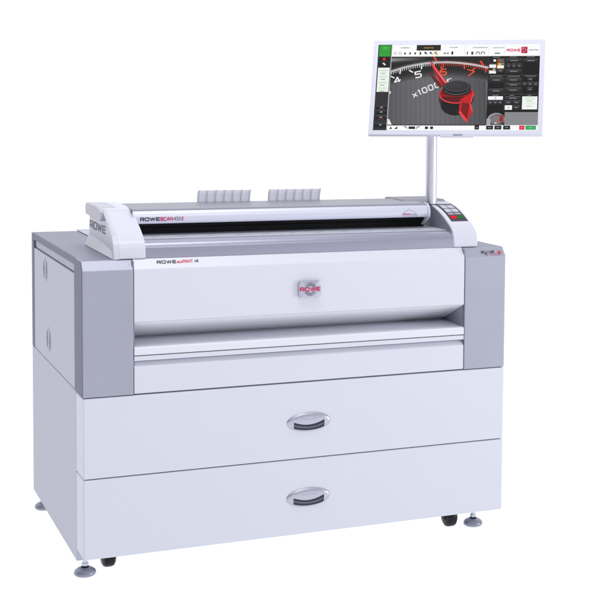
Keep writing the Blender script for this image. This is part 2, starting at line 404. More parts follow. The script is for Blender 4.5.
for i in range(22):
    a = 2 * math.pi * i / 22
    r0, r1 = .010, .0205
    for r_ in (0,):
        c, s = math.cos(a), math.sin(a)
        if abs(s) < .35: continue
        w = .0009
        q = [(.653 + r0 * c - w * s, .8025 + r0 * s + w * c), (.653 + r1 * c - w * s, .8025 + r1 * s + w * c), (.653 + r1 * c + w * s, .8025 + r1 * s - w * c), (.653 + r0 * c + w * s, .8025 + r0 * s - w * c)]
        f = bm.faces.new([bm.verts.new((x, -.0151, z)) for x, z in q]); f.material_index = 1
finish('badge_lettering', bm, [PINKI, GREYI], bd, smooth=False)

# levelling feet and castors
def foot(x, y):
    bm = newbm(); lathe(bm, [(0, 0), (.026, 0), (.0305, .004), (.0315, .009), (.029, .015), (.022, .0205), (.012, .0235), (0, .024)], x, y, ZF, 40)
    ft = finish('levelling_foot', bm, FOOTM, pr)
    bm = newbm(); lathe(bm, [(.0085, .022), (.0085, .028), (.0095, .029), (.0095, .036), (.0065, .037), (.0065, .085), (.006, .110)], x, y, ZF, 20); finish('threaded_stem', bm, STEEL, ft)
    bm = newbm(); lathe(bm, [(.0105, .0228), (.0115, .0255), (.009, .0275)], x, y, ZF, 24); finish('collar', bm, RUB, ft)
for x, y in ((.030, .150), (1.272, .150), (.028, .870), (1.272, .870)): foot(x, y)
def castor(x, y):
    bm = newbm(); r = .033; h = .019
    lathe(bm, [(0, -h), (r * .7, -h), (r * .93, -h * .75), (r, -h * .4), (r, h * .4), (r * .93, h * .75), (r * .7, h), (0, h)], x, y, ZF + r, 36, 'x')
    w = finish('castor', bm, RUB, pr)
    bm = newbm(); box(bm, x - .022, x + .022, y - .018, y + .018, ZF + .050, zb + .001); box(bm, x - .0225, x - .0195, y - .010, y + .010, ZF + .026, ZF + .052); box(bm, x + .0195, x + .0225, y - .010, y + .010, ZF + .026, ZF + .052)
    finish('castor_fork', bm, RUB, w, 0.001)
for x, y in ((.106, .20), (1.196, .17), (.106, .76), (1.196, .76)): castor(x, y)

# ------------------------------------------------------------------ the scanner on top
sc = empty('wide_format_scanner', (0.65, 0.2, zT), 'white and silver sheet scanner with black feed slot, lying on top of the printer', 'scanner')
SC_OFF = Vector((0.65, 0.2, zT))
def sfin(name, bm, m, parent=None, bevel=0.0, seg=2, smooth=True, ang=35):
    for q in bm.verts: q.co -= SC_OFF
    return finish(name, bm, m, parent or sc, bevel, seg, smooth, ang)
zb0 = zT + .0012
def smoothprof(ctrl, n=8):
    out = []
    P = [ctrl[0]] + ctrl + [ctrl[-1]]
    for i in range(1, len(P) - 2):
        p0, p1, p2, p3 = [Vector(q) for q in P[i - 1:i + 3]]
        for k in range(n):
            t = k / n
            out.append(tuple(0.5 * ((2 * p1) + (-p0 + p2) * t + (2 * p0 - 5 * p1 + 4 * p2 - p3) * t * t + (-p0 + 3 * p1 - 3 * p2 + p3) * t ** 3)))
    out.append(ctrl[-1]); return out
cover_ctrl = [(.024, .938), (.031, .953), (.050, .969), (.079, .985), (.118, 1.003), (.165, 1.0185), (.215, 1.0285), (.29, 1.0355), (.36, 1.037)]
curve = smoothprof(cover_ctrl)
full = [(.021, zb0)] + [(.0215, .925)] + curve + [(.42, 1.037), (.445, 1.020), (.452, .96), (.452, zb0)]
lcurve = smoothprof([(.024, .938), (.031, .952), (.050, .966), (.075, .980), (.100, .9915), (.1487, 1.0125), (.188, 1.0275), (.208, 1.0335), (.31, 1.0378), (.36, 1.0378)])
lfull = [(.021, zb0), (.0215, .925)] + lcurve + [(.42, 1.037), (.445, 1.020), (.452, .96), (.452, zb0)]
# right pod
XR0, XR1 = 1.130, 1.2135
bm = newbm(); prism(bm, full, XR0, XR1); rc = sfin('right_cover', bm, COVER, None, 0.006, 4, ang=40)
bm = newbm(); inn = [(y + .004, z - .003) for y, z in full[2:-4]]
prism(bm, [(.040, .9575)] + [(y + .0008, z - .0009) for y, z in curve[8:]] + [(.40, 1.03), (.40, .9575)], XR0 - .0015, XR0 + .002)
sfin('pod_cheek', bm, INNER, None, smooth=False)
# left pod : side body, flared foot, front cap, hood
XL0, XL1 = 0.0885, 0.179
bm = newbm(); prism(bm, lfull, XL0 + .014, XL1); lc = sfin('left_cover', bm, COVER, None, 0.004, 4, ang=40)
# outward bulging side front: lofted from body side to the outer edge near the front
bm = newbm()
lf = [(.0205, zb0), (.0210, .925)] + [(y, z) for y, z in lcurve if y < .245]
prev = None
for (y, z) in lf:
    y2 = y + .055; z2 = z
    k = max(0, (z - .95) / .06)
    ring = [bm.verts.new((XL0 + .016, y + .0005, z - .0003)), bm.verts.new((XL0 + .002 + .004 * k, y + .003, z - .0008)), bm.verts.new((XL0 + .0003 + .004 * k, y + .010, z - .002)), bm.verts.new((XL0 + .0145, y2 + .01, z - .006))]
    if prev:
        for q in range(3): bm.faces.new((prev[q], prev[q + 1], ring[q + 1], ring[q]))
    prev = ring
sfin('left_cover_corner', bm, COVER, None, 0, ang=60)
bm = newbm()       # flared foot along the left side
prev = None
for y, top in ((.026, .9135), (.09, .921), (.15, .9245), (.235, .9325), (.34, .937), (.453, .9405)):
    t = min(1, (y - .02) / .06)
    ring = [bm.verts.new((XL0 + .018, y, zb0)), bm.verts.new((XL0, y, zb0)), bm.verts.new((XL0 + .001, y, zb0 + .003)), bm.verts.new((XL0 + .005, y, zb0 + (top - zb0) * .35)), bm.verts.new((XL0 + .0135, y, top)), bm.verts.new((XL0 + .018, y, top))]
    if prev:
        for q in range(6): bm.faces.new((prev[q], prev[(q + 1) % 6], ring[(q + 1) % 6], ring[q]))
    else: bm.faces.new(ring)
    prev = ring
bm.faces.new(prev)
sfin('flared_foot', bm, COVER, None, 0, ang=50)
bm = newbm()       # hood over the left end of the lid
prism(bm, [(.196, .999), (.190, 1.005), (.194, 1.0262), (.206, 1.0300), (.225, 1.0352), (.26, 1.0385), (.405, 1.0395), (.425, 1.030), (.420, 1.004), (.30, 1.000)], XL0 - .003, XL0 + .052)
hd_ = sfin('left_hood', bm, mat('hood_reflected_grey', (0.50, 0.50, 0.58), 0.4, 0, 0.01, 900, 0.08), None, 0.003, 3)  # hood greyer than the cover: reflected tone put into its colour
bm = newbm()       # hood at the rear over the right pod
prism(bm, [(.245, 1.030), (.27, 1.0388), (.41, 1.0392), (.425, 1.03), (.425, 1.0)], 1.060, XR1 - .006)
sfin('right_hood', bm, LIDT, None, 0.002, 3)
bm = newbm(); put_strokes(bm, 'ROWE', (XL0 + .0133, .437, .9595), (0, -1, 0), (0, 0, 1), .232, .0245, .30)
for q in bm.verts: pass
sfin('side_lettering', bm, GREYI, None, smooth=False)

# base, platen, fascia
bm = newbm(); prism(bm, [(.0255, zb0), (.0255, .932), (.0265, .938), (.0295, .944), (.035, .9492), (.043, .9532), (.052, .9555), (.064, .9562), (.25, .9562), (.25, zb0)], XL1 - .001, XR0 + .001)
sfin('base_fascia', bm, ALU, None, 0, ang=60)
bm = newbm(); box(bm, XL1 + .002, XR0 - .002, .068, .24, .9545, .9572); 
for i in range(46):
    x = XL1 + .012 + i * .0203
    box(bm, x, x + (.012 if i % 5 == 0 else .007), .168 + .004 * (i % 3), .174 + .004 * (i % 3), .9573, .9574, 1)
for i in range(11):
    x = XL1 + .03 + i * .083
    for k in range(7): box(bm, x + k * .0042, x + k * .0042 + .0062, .100 + k * .0045, .1035 + k * .0045, .9573, .9574, 1)
sfin('scan_bed', bm, [BED, mat('bed_mark_ink', (.33, .34, .39), .4)], None, smooth=False)
bm = newbm(); box(bm, XL1 + .001, 1.112, .212, .25, .957, .9935); sfin('feed_slot', bm, BLACK, None, smooth=False)
for xx in (.2, .66, 1.05):
    pass
bm = newbm(); lathe(bm, [(0, 0), (.013, 0), (.013, .86), (0, .86)], XL1 + .02, .222, .982, 24, 'x'); sfin('feed_roller', bm, BLACK, None)
# lid
LX1 = 1.098; DY, DZ = .0305, -.0022
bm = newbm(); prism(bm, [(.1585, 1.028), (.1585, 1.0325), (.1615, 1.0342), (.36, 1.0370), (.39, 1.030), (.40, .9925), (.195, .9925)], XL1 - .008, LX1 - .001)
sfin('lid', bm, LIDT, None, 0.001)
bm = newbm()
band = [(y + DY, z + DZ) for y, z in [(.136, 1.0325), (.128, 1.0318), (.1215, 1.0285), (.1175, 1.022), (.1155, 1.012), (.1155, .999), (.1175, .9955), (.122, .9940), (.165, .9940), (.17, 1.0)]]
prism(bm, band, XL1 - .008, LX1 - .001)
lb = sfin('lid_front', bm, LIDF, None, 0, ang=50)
bm = newbm()   # shadow groove between lid top and front rail
bm.free()
bm = newbm(); prism(bm, [(y + DY, z + DZ) for y, z in [(.150, 1.0385), (.130, 1.0360), (.1165, 1.027), (.112, 1.012), (.112, .998), (.118, .9905), (.168, .9655), (.172, .970), (.125, .998), (.121, 1.0), (.121, 1.012), (.125, 1.022), (.135, 1.030), (.150, 1.031)]], LX1 - .001, LX1 + .0065)
sfin('lid_end_trim', bm, COVER, None, 0.001)
# lettering on the lid rail
bm = newbm(); Y = .1150 + DY - .0002
put_strokes(bm, 'ROWE', (.1915, Y, 1.0000), (1, 0, 0), (0, 0, 1), .055, .0115, .34, 0)
put_strokes(bm, 'SCAN', (.2495, Y, 1.0000), (1, 0, 0), (0, 0, 1), .036, .0115, .36, 1)
put_text(bm, '450', (.2880, Y, 1.0000), (1, 0, 0), (0, 0, 1), .021, .0115, .01, 2)
put_text(bm, 'i', (.3110, Y, 1.0000), (1, 0, .1), (.12, 0, 1), .0045, .0120, .02, 1)
sfin('lid_lettering', bm, [INK, PINKI, GREYI], lb, smooth=False)
bm = newbm()
ctr = [(0, .002), (0, .008), (.003, .011), (.006, .012), (.008, .017), (.013, .018), (.017, .022), (.022, .026), (.027, .023), (.030, .019), (.036, .019), (.041, .015), (.045, .011), (.050, .008), (.051, .003), (.048, 0), (.003, 0), (0, .002)]
CX0, CZ0 = 1.0095, .9962
for q in strip(bm, ctr, .0008):
    f = bm.faces.new([bm.verts.new((CX0 + p.x, Y, CZ0 + p.y * .84)) for p in q]); f.material_index = 2
put_strokes(bm, 'ROWE', (CX0 + .0035, Y, CZ0 + .003), (1, 0, 0), (0, 0, 1), .022, .0062, .26, 1)
put_text(bm, 'Cloud', (CX0 + .0270, Y, CZ0 + .003), (1, 0, 0), (0, 0, 1), .019, .006, .0, 2)
sfin('cloud_emblem', bm, [INK, PINKI, GREYI], lb, smooth=False)

# keypad following the curve of the right pod
bm = newbm(); kc = [(y, z) for y, z in curve if .066 < y < .215]
def kstrip(name, ya, yb, xa, xb, m, off, parent):
    bm = newbm(); pts = []; n = 14
    for i in range(n + 1):
        y = ya + (yb - ya) * i / n
        for (p, q) in zip(curve, curve[1:]):
            if p[0] <= y <= q[0]:
                t = (y - p[0]) / (q[0] - p[0]); z = p[1] + (q[1] - p[1]) * t
                tn = Vector((q[0] - p[0], q[1] - p[1])).normalized(); nr = Vector((-tn.y, tn.x))
                pts.append(((y, z), nr)); break
    rows = []
    for (y, z), nr in pts:
        rows.append([bm.verts.new((x, y + nr.x * o_, z + nr.y * o_)) for x, o_ in ((xa, -.001), (xa, off), (xb, off), (xb, -.001))])
    for a, b in zip(rows, rows[1:]):
        for q in range(3): bm.faces.new((a[q], a[q + 1], b[q + 1], b[q]))
    bm.faces.new(rows[0]); bm.faces.new(rows[-1])
    return sfin(name, bm, m, parent, 0, ang=30)
kp = kstrip('keypad', .0745, .205, 1.146, 1.2035, KEYB, .0007, None)
xs2 = ((1.1530, 1.1735), (1.1765, 1.1970))
for (xa, xb) in xs2:
    kstrip('key', .158, .188, xa, xb, KEYW, .0016, kp)
    kstrip('key', .128, .152, xa, xb, KEYW, .0016, kp)
    kstrip('key', .1105, .122, xa, xb, KEYP, .0016, kp)
kstrip('key', .0875, .104, xs2[0][0], xs2[0][1], KEYR, .0016, kp)['label'] = 'red stop key'
kstrip('key', .0875, .104, xs2[1][0], xs2[1][1], KEYG, .0016, kp)['label'] = 'green start key'

# rear paper guides
GUI = mat('frosted_guide_plastic', (.88, .88, .91), .45)
g_ = GUI.node_tree; gt = g_.nodes.new('ShaderNodeBsdfTranslucent'); gt.inputs['Color'].default_value = (.86, .86, .90, 1); gm = g_.nodes.new('ShaderNodeMixShader'); gm.inputs[0].default_value = .68
g_.links.new(g_.nodes['Principled BSDF'].outputs[0], gm.inputs[1]); g_.links.new(gt.outputs[0], gm.inputs[2]); g_.links.new(gm.outputs[0], g_.nodes['Material Output'].inputs['Surface'])
def guide(gx0, gx1):
    bm = newbm()
    back = [(.372, .99), (.374, 1.02), (.375, 1.045), (.371, 1.062), (.362, 1.0715), (.363, 1.0727), (.3725, 1.063), (.3768, 1.0455), (.376, 1.02), (.374, .99)]
    prism(bm, back, gx0, gx1)
    n = 7
    for i in range(n):
        x = gx0 + .002 + (gx1 - gx0 - .006) * i / (n - 1)
        prism(bm, [(.374, .99), (.376, 1.02), (.3765, 1.045), (.373, 1.062), (.364, 1.0725), (.352, 1.0745), (.361, 1.060), (.366, 1.045), (.366, 1.02), (.363, .99)], x - .0016, x + .0016)
    g = sfin('paper_guide', bm, GUI, None, 0.0006)
    return g
g1 = guide(.4170, .5860); g1['label'] = 'left of the two ribbed paper guides behind the lid'
g2 = guide(.6440, .8170); g2['label'] = 'right of the two ribbed paper guides behind the lid'
# white rear tray between scanner and back edge
bm = newbm(); box(bm, .148, WX - .148, .455, .935, zT + .0008, zT + .0035); sfin('rear_tray', bm, SIDEP, None, 0.0008)
for ob in bpy.data.objects:
    pass

# ------------------------------------------------------------------ touchscreen monitor on its pole
MC = Vector((1.1934, 0.15, 1.4032)); yaw, tilt, roll = -0.5767, 0.3742, 0.0162
n_ = Vector((math.sin(yaw) * math.cos(tilt), -math.cos(yaw) * math.cos(tilt), math.sin(tilt)))
r_ = Vector((math.cos(yaw), math.sin(yaw), 0)); u_ = n_.cross(r_)
if u_.z < 0: u_ = -u_
r2 = math.cos(roll) * r_ + math.sin(roll) * u_; u2 = math.cos(roll) * u_ - math.sin(roll) * r_
mo = empty('touchscreen_monitor', (1.138, 0.215, 1.029), 'wide screen monitor with pale frame on a silver pole, showing a red rev counter needle', 'monitor')
MO = Vector((1.138, 0.215, 1.029))
def mfin(name, bm, m, parent=None, bevel=0.0, seg=2, smooth=True, ang=35, local=True):
    for q in bm.verts:
        if local: q.co = MC + r2 * q.co.x + u2 * q.co.y + n_ * q.co.z
        q.co -= MO
    return finish(name, bm, m, parent or mo, bevel, seg, smooth, ang)
SW, SH, OW, OH = .5219, .2934, .5509, .3237
bm = newbm()
def rect_loop(w, h, z): return [bm.verts.new((sx * w / 2, sy * h / 2, z)) for sx, sy in ((-1, -1), (1, -1), (1, 1), (-1, 1))]
L = [rect_loop(SW, SH, -.002), rect_loop(SW, SH, 0.0005), rect_loop(OW - .003, OH - .003, .0005), rect_loop(OW, OH, -.001), rect_loop(OW, OH, -.016), rect_loop(OW - .02, OH - .02, -.020), rect_loop(OW - .12, OH - .10, -.038)]
for a, b in zip(L, L[1:]):
    for i in range(4): bm.faces.new((a[i], a[(i + 1) % 4], b[(i + 1) % 4], b[i]))
bm.faces.new(L[-1])
bz = mfin('bezel', bm, BEZ, None)
bm = newbm(); box(bm, -.045, .060, -OH / 2 - .0045, -OH / 2 + .0005, -.014, -.001)
cs = mfin('control_strip', bm, BEZ, None, 0.001)
bm = newbm(); box(bm, -.004, .026, -OH / 2 - .0015, -OH / 2 + .0025, -.002, .0008)
mfin('button_label', bm, mat('blue_grey_label', (.25, .26, .40), .4), bz)
bm = newbm(); lathe(bm, [(0, 0), (.021, 0), (.021, .275), (0, .275)], 0, 0, 0, 40)
for q in bm.verts: q.co.x *= .86; q.co.y *= .86; q.co += MO
mfin('pole', bm, POLEM, None, local=False)
# arm from pole top to the monitor's back
bm = newbm(); a0 = MO + Vector((0, 0, .255)); a1 = MC - n_ * .036 - u2 * .02
d = (a1 - a0); dn_ = d.normalized(); s1 = dn_.cross(Vector((0, 0, 1))).normalized() * .02; s2 = s1.cross(dn_).normalized() * .018
q0 = [bm.verts.new(a0 + a * s1 + b * s2) for a, b in ((-1, -1), (1, -1), (1, 1), (-1, 1))]; q1 = [bm.verts.new(a1 + a * s1 + b * s2) for a, b in ((-1, -1), (1, -1), (1, 1), (-1, 1))]
for i in range(4): bm.faces.new((q0[i], q0[(i + 1) % 4], q1[(i + 1) % 4], q1[i]))
bm.faces.new(q0); bm.faces.new(q1)
mfin('arm', bm, BRIGHT, None, 0.002, local=False)

# --- what the screen shows
SM = []; SI = {}
def scol(c, k=1.0):
    key = (c, k)
    if key not in SI:
        m = bpy.data.materials.new('screen_light_%02x%02x%02x' % c); m.use_nodes = True
        b = m.node_tree.nodes['Principled BSDF']; b.inputs['Base Color'].default_value = (0.01, 0.01, 0.01, 1); b.inputs['Roughness'].default_value = 0.6; b.inputs['Specular IOR Level'].default_value = 0.1
        b.inputs['Emission Color'].default_value = lin(c); b.inputs['Emission Strength'].default_value = k
        SI[key] = len(SM); SM.append(m)
    return SI[key]
bm = newbm(); LAY = [0.0]
def S2(x, y, z=None): return (-SW / 2 + x / 160 * SW, -SH / 2 + y / 90 * SH, -.0019 + LAY[0])
def poly(pts, c, up=True):
    if up: LAY[0] += 0.0000022
    f = bm.faces.new([bm.verts.new(S2(*p)) for p in pts]); f.material_index = c if isinstance(c, int) else scol(c)
def rc_(x0, y0, x1, y1, c): poly([(x0, y0), (x1, y0), (x1, y1), (x0, y1)], c)
def ell(cx, cy, rx, ry, c, a0=0, a1=360, n=40, rot=0):
    pts = []
    for i in range(n if a1 - a0 >= 360 else n + 1):
        a = math.radians(a0 + (a1 - a0) * i / n); x, y = rx * math.cos(a), ry * math.sin(a); cr, sr = math.cos(rot), math.sin(rot)
        pts.append((cx + x * cr - y * sr, cy + x * sr + y * cr))
    poly(pts, c)
def line(pts, w, c, w1=None):
    LAY[0] += 0.0000022
    n = len(pts) - 1
    for i, q in enumerate(zip(pts, pts[1:])):
        a, b = Vector(q[0]), Vector(q[1]); d = b - a
        if d.length < 1e-6: continue
        wa = w + ((w1 if w1 is not None else w) - w) * i / n; wb = w + ((w1 if w1 is not None else w) - w) * (i + 1) / n
        nr = Vector((-d.y, d.x)).normalized()
        poly([tuple(a + nr * wa / 2), tuple(a - nr * wa / 2), tuple(b - nr * wb / 2), tuple(b + nr * wb / 2)], c, False)
def stext(body, x, y, w, h, c, bold=0.0, rot=0.0, shear=0.0):
    LAY[0] += 0.0000022
    me, x0, x1, y0, y1 = text_mesh(body, bold)
    t = bmesh.new(); t.from_mesh(me)
    for q in t.verts:
        a = (q.co.x - x0) / (x1 - x0) * w; b = (q.co.y - y0) / (y1 - y0) * h; a += shear * b
        q.co = Vector(S2(x + a * math.cos(rot) - b * math.sin(rot), y + a * math.sin(rot) + b * math.cos(rot)))
    m2 = bpy.data.meshes.new('t'); t.to_mesh(m2); t.free(); k = len(bm.faces); bm.from_mesh(m2); bm.faces.ensure_lookup_table()
    ci = scol(c)
    for f in bm.faces[k:]: f.material_index = ci
def sstr(body, x, y, w, h, c, weight=.2, rot=0.0):
    LAY[0] += 0.0000022
    qs, W_ = glyph_quads(body, weight)
    for q in qs:
        poly([(x + a / W_ * w * math.cos(rot) - b * h * math.sin(rot), y + a / W_ * w * math.sin(rot) + b * h * math.cos(rot)) for a, b in q], c)
def dash(x, y, w, h, c):            # writing too small to read
    rr_ = random.Random(int(x * 10)); X0 = x
    while X0 < x + w - .3:
        ww = rr_.uniform(.45, .8); rc_(X0, y + (0 if rr_.random() < .7 else h * .3), min(X0 + ww, x + w), y + h * rr_.uniform(.7, 1), c); X0 += ww + rr_.uniform(.18, .35)
K = (24, 24, 26); DK = (46, 46, 49)
rc_(0, 0, 160, 90, (58, 58, 61))
# picture area: ribbed grey dial with vignette like bands
gx0, gx1, gy0, gy1 = 13.9, 110.5, 5.2, 77.2
rc_(gx0, gy0, gx1, gy1, (96, 96, 101))
nst = 40
for i in range(nst):
    xa = gx0 + (gx1 - gx0) * i / nst
    s = .5 + .5 * math.cos((i / nst - .42) * 3.2); g = int(62 + 42 * s)
    if i % 2: g -= 6
    xt = xa - 3
    poly([(max(gx0, xa), gy0), (min(gx1, xa + 2.5), gy0), (min(gx1, max(gx0, xt + 2.5)), 56), (max(gx0, xt), 56)], (g, g, min(255, g + 4)))
def arc_y(x, off=0): return 71.0 + off - 0.00285 * (x - 64) ** 2 * (1.35 if x < 64 else 1.0)
X = [gx0 + (gx1 - gx0) * i / 48 for i in range(49)]
def band(o0, o1, c, xs=X):
    LAY[0] += 0.0000022
    for a, b in zip(xs, xs[1:]):
        cl = lambda q: max(gy0, min(gy1, q))
        p = [(a, cl(arc_y(a, o0))), (b, cl(arc_y(b, o0))), (b, cl(arc_y(b, o1))), (a, cl(arc_y(a, o1)))]
        if p[2][1] - p[1][1] < .01 and p[3][1] - p[0][1] < .01: continue
        poly(p, c, False)
for k, g in enumerate((82, 70, 58, 46, 36, 28)): band(-15 + k * 1.5, 30, (g, g, g + 2))
band(1.0, 30, (30, 29, 30)); 
for k, g in enumerate((60, 95, 128, 150, 128, 85, 50)):
    xs = [gx0 + 34 * i / 16 for i in range(17)]
    LAY[0] += 0.0000022
    for a, b in zip(xs, xs[1:]):
        f = lambda x, o: min(gy1, 72 + o + (x - gx0) * .05 - (1.0 + .012 * (x - gx0)) )
        fa, fb = f(a, k * .85), f(b, k * .85)
        fade = 1 - (a - gx0) / 36
        poly([(a, fa), (b, fb), (b, min(gy1, fb + .9)), (a, min(gy1, fa + .9))], (int(32 + (g - 32) * fade),) * 3, False)
for i in range(46):         # ticks
    x = gx0 + 1 + i * 2.1; red = x > 57
    c = (225, 66, 34) if red else (232, 232, 232); big = (i % 10 == 4)
    y = arc_y(x); sl = (x - 66) * .016
    line([(x, y - .5), (x - sl * 0 + (.3 if x > 60 else -.2), y - (3.3 if not big else 5.5))], .55 if not big else 1.3, c)
    if y + 2.8 < gy1: line([(x, y + 1.2), (x, y + 2.8)], .4, (150, 50, 36) if red else (120, 120, 120))
band(-.8, .9, (214, 214, 218)); band(-.1, .25, (90, 88, 92)); band(1.3, 1.7, (120, 110, 112))
band(.9, 1.2, (200, 120, 110), [x for x in X if x > 66])
for (x, y, ln) in ((58, arc_y(58), 1), (104, arc_y(104), 1)):
    line([(x - 2.2, min(gy1, y + 6)), (x + 1, y + 1.5)], 1.8, (222, 62, 32))
sstr('4', 19.2, 49.0, 6.0, 5.2, (238, 238, 238), .22, .45)
sstr('5', 39.0, 54.8, 6.3, 6.0, (240, 240, 240), .2, .22)
sstr('6', 62.8, 57.8, 6.6, 6.0, (235, 78, 34), .2, 0)
sstr('7', 88.2, 57.4, 7.0, 6.0, (230, 74, 34), .18, -.25)
line([(63.0, 66.5), (64.5, 63.5)], 1.2, (235, 78, 34)); line([(97, 65), (94, 62)], 1.2, (230, 74, 34))
line([(32, 62.8), (36, 60.6)], 1.3, (235, 235, 235)); line([(14.2, 56.5), (18, 54.8)], 1.3, (225, 225, 225))
sstr('x1000', 38.3, 34.3, 28, 5.2, (228, 228, 230), .22, .43); sstr('r', 71.0, 50.2, 4.0, 4.0, (228, 228, 230), .22, .3)
poly([(gx0, 5.6), (18.5, 5.6), (15.5, 11.5), (gx0, 12)], (235, 235, 235)); poly([(gx0, 37.5), (15.6, 39.5), (gx0, 41.5)], (230, 230, 230))
# needle shadow, needle, hub
line([(52.8, 60.0), (58, 53), (65, 45)], 2.2, (98, 30, 34), 4.0)
ell(80, 33, 17, 14, (44, 43, 46)); ell(79.5, 27, 14.5, 11.5, (14, 13, 14))
for k in range(12):
    a = math.pi * (1.08 + .84 * k / 11); x = 79.5 + 14.2 * math.cos(a); y = 27 + 11.2 * math.sin(a); line([(x, y), (x, y + 6)], .35, (52, 50, 52))
ell(80, 37.5, 17.2, 9.6, (206, 24, 32)); ell(80, 38.6, 15.6, 8.0, (120, 8, 14)); ell(80, 36.0, 16.2, 8.4, (176, 14, 22), 180, 360)
ell(79.6, 35.2, 14.6, 6.6, (90, 6, 12), 180, 360); line([(80 + 16.4 * math.cos(math.radians(a)), 37.4 + 9.0 * math.sin(math.radians(a))) for a in range(190, 345, 8)], .7, (255, 78, 80))
poly([(84, 32), (96.5, 40), (94.5, 29), (96.8, 19.5), (91.0, 8), (83.0, 18.5)], (196, 20, 28)); poly([(86, 29), (93.5, 28), (91.5, 12), (85, 19)], (122, 8, 16)); poly([(83, 18.5), (91, 8), (91.5, 11), (85, 20)], (236, 62, 66)); line([(93.5, 28), (96.2, 19.5)], .8, (250, 84, 84)); line([(94.5, 29), (96.3, 39)], .8, (250, 70, 74))
line([(53.2, 71.6), (58.5, 62.5), (66, 50.5), (71.5, 44.5)], 1.8, (205, 26, 38), 7.5); line([(53.6, 70.6), (59.5, 62.0), (68, 51.0), (74, 45.5)], .6, (250, 116, 120), 1.6); line([(54.2, 68.6), (60, 58.5), (68, 46.0)], .3, (120, 8, 18), 1.6)
ell(80, 42.5, 13.8, 7.0, (12, 12, 13)); ell(80, 45.2, 13.8, 6.6, (28, 28, 30)); ell(80, 46.0, 12.6, 5.6, (70, 70, 74)); ell(80.2, 46.0, 11.4, 4.8, (43, 43, 46)); ell(78, 46.8, 8.0, 3.0, (52, 52, 55))
line([(80 + 12.9 * math.cos(math.radians(a)), 44.0 + 6.8 * math.sin(math.radians(a))) for a in range(200, 345, 8)], .35, (128, 128, 132))
# left side bar
rc_(0, 0, 13.1, 90, (44, 44, 46)); rc_(13.1, 0, 13.9, 90, (178, 178, 182))
rc_(1, 77.6, 12.4, 89.6, (42, 158, 48)); rc_(4.6, 86.4, 9.2, 87.1, (120, 205, 120)); rc_(4.6, 84.6, 9.2, 85.1, (90, 185, 90))
rc_(1, 72.2, 12.4, 77.0, (18, 18, 19)); ell(6.4, 75.0, 1.4, 1.4, (222, 30, 40)); rc_(5.2, 72.7, 7.8, 73.2, (150, 40, 44))
rc_(1, 66.6, 12.4, 71.8, (20, 20, 21)); poly([(4.8, 70.6), (6.6, 71.0), (8.6, 68.8), (7.2, 68.0)], (225, 225, 225))
rc_(1.0, 40.2, 12.6, 65.6, (240, 242, 240))
for k in range(4):
    y = 62.4 - k * 6.2
    rc_(2.4, y, 11.0, y + .8, (176, 222, 172)); rc_(2.4, y - 1.6, 10.2, y - .9, (196, 230, 192)); rc_(4.0, y - 3.2, 8.6, y - 2.6, (120, 120, 126))
for k, y in enumerate((21.2, 16.4, 11.0, 3.0)):
    rc_(1.4, y, 12.4, y + 4.3, (22, 22, 24)); rc_(1.4, y + 3.9, 12.4, y + 4.3, (92, 92, 96)); rc_(5.8, y + 2.2, 8.2, y + 3.2, (170, 170, 174))
    if k in (0, 2): rc_(4.4, y + .7, 10, y + 1.1, (150, 60, 60))
# toolbar
rc_(13.9, 77.2, 160, 90, (250, 250, 251)); rc_(13.9, 77.2, 160, 77.6, (190, 190, 194))
rc_(38.2, 83.6, 62.2, 89.6, (33, 33, 34)); dash(45.5, 86.0, 9.6, 1.1, (226, 158, 34))
for (x, w, y) in ((22.5, 9, 86.2), (70.6, 8.5, 86.2), (94.0, 14.5, 86.0), (113.5, 11.5, 85.6)): dash(x, y, w, 1.1, (110, 106, 114))
for x in (86.2, 110.0, 125.6): line([(x, 78.5), (x, 89)], .25, (196, 196, 200))
for i, x in enumerate((17.2, 22.0)): ell(x, 80.8, 1.5, 1.7, (182, 182, 186)); ell(x, 80.8, .9, 1.0, (246, 246, 246))
for x, h in ((26.9, 2.2), (32, 2.2), (37.1, 2.2), (42.2, 2.9)): rc_(x - .8, 80.7 - h / 2, x + .8, 80.7 + h / 2, (40, 40, 42))
for i, x in enumerate((47.3, 52.4, 57.2)):
    if i == 2: rc_(x - 2.4, 78.4, x + 2.6, 83.0, (246, 214, 140)); rc_(x - 2.0, 78.8, x + 2.2, 82.6, (252, 246, 232))
    ell(x, 81.2, 1.2, 1.2, (60 + 40 * i, 60 + 40 * i, 66 + 40 * i)); line([(x + .6, 80.6), (x + 1.9, 79.2)], .7, (60, 60, 64))
rc_(65.4, 79.8, 67.6, 81.4, (120, 120, 124)); rc_(68.4, 79.8, 70.4, 81.4, (130, 130, 134)); rc_(73, 79.2, 74.8, 82.6, (20, 20, 22))
rc_(88.2, 79.2, 89.2, 82.4, (60, 60, 62)); rc_(92.6, 79.0, 94.6, 82.2, (50, 50, 52))
for x in (99.2, 104.0): line([(x - 1.7, 79.4), (x - 1.4, 81.6), (x, 82.0), (x + 1.5, 81.2), (x + 1.7, 79.4)], .8, (70, 70, 74))
rc_(115.6, 79.6, 121, 81.0, (140, 140, 144)); line([(115.6, 80.3), (121, 80.3)], .3, (60, 60, 64))
sstr('ROWE', 127.6, 82.4, 12.8, 2.2, (214, 30, 84), .36); rc_(141.6, 80.2, 147.6, 87.0, (178, 20, 60)); rc_(142.3, 83.8, 144.4, 86.2, (226, 92, 124)); line([(142.6, 81.2), (146.6, 83.2), (145.0, 85.8)], .5, (236, 140, 160)); dash(148.9, 82.9, 9.4, 1.6, (140, 140, 146))
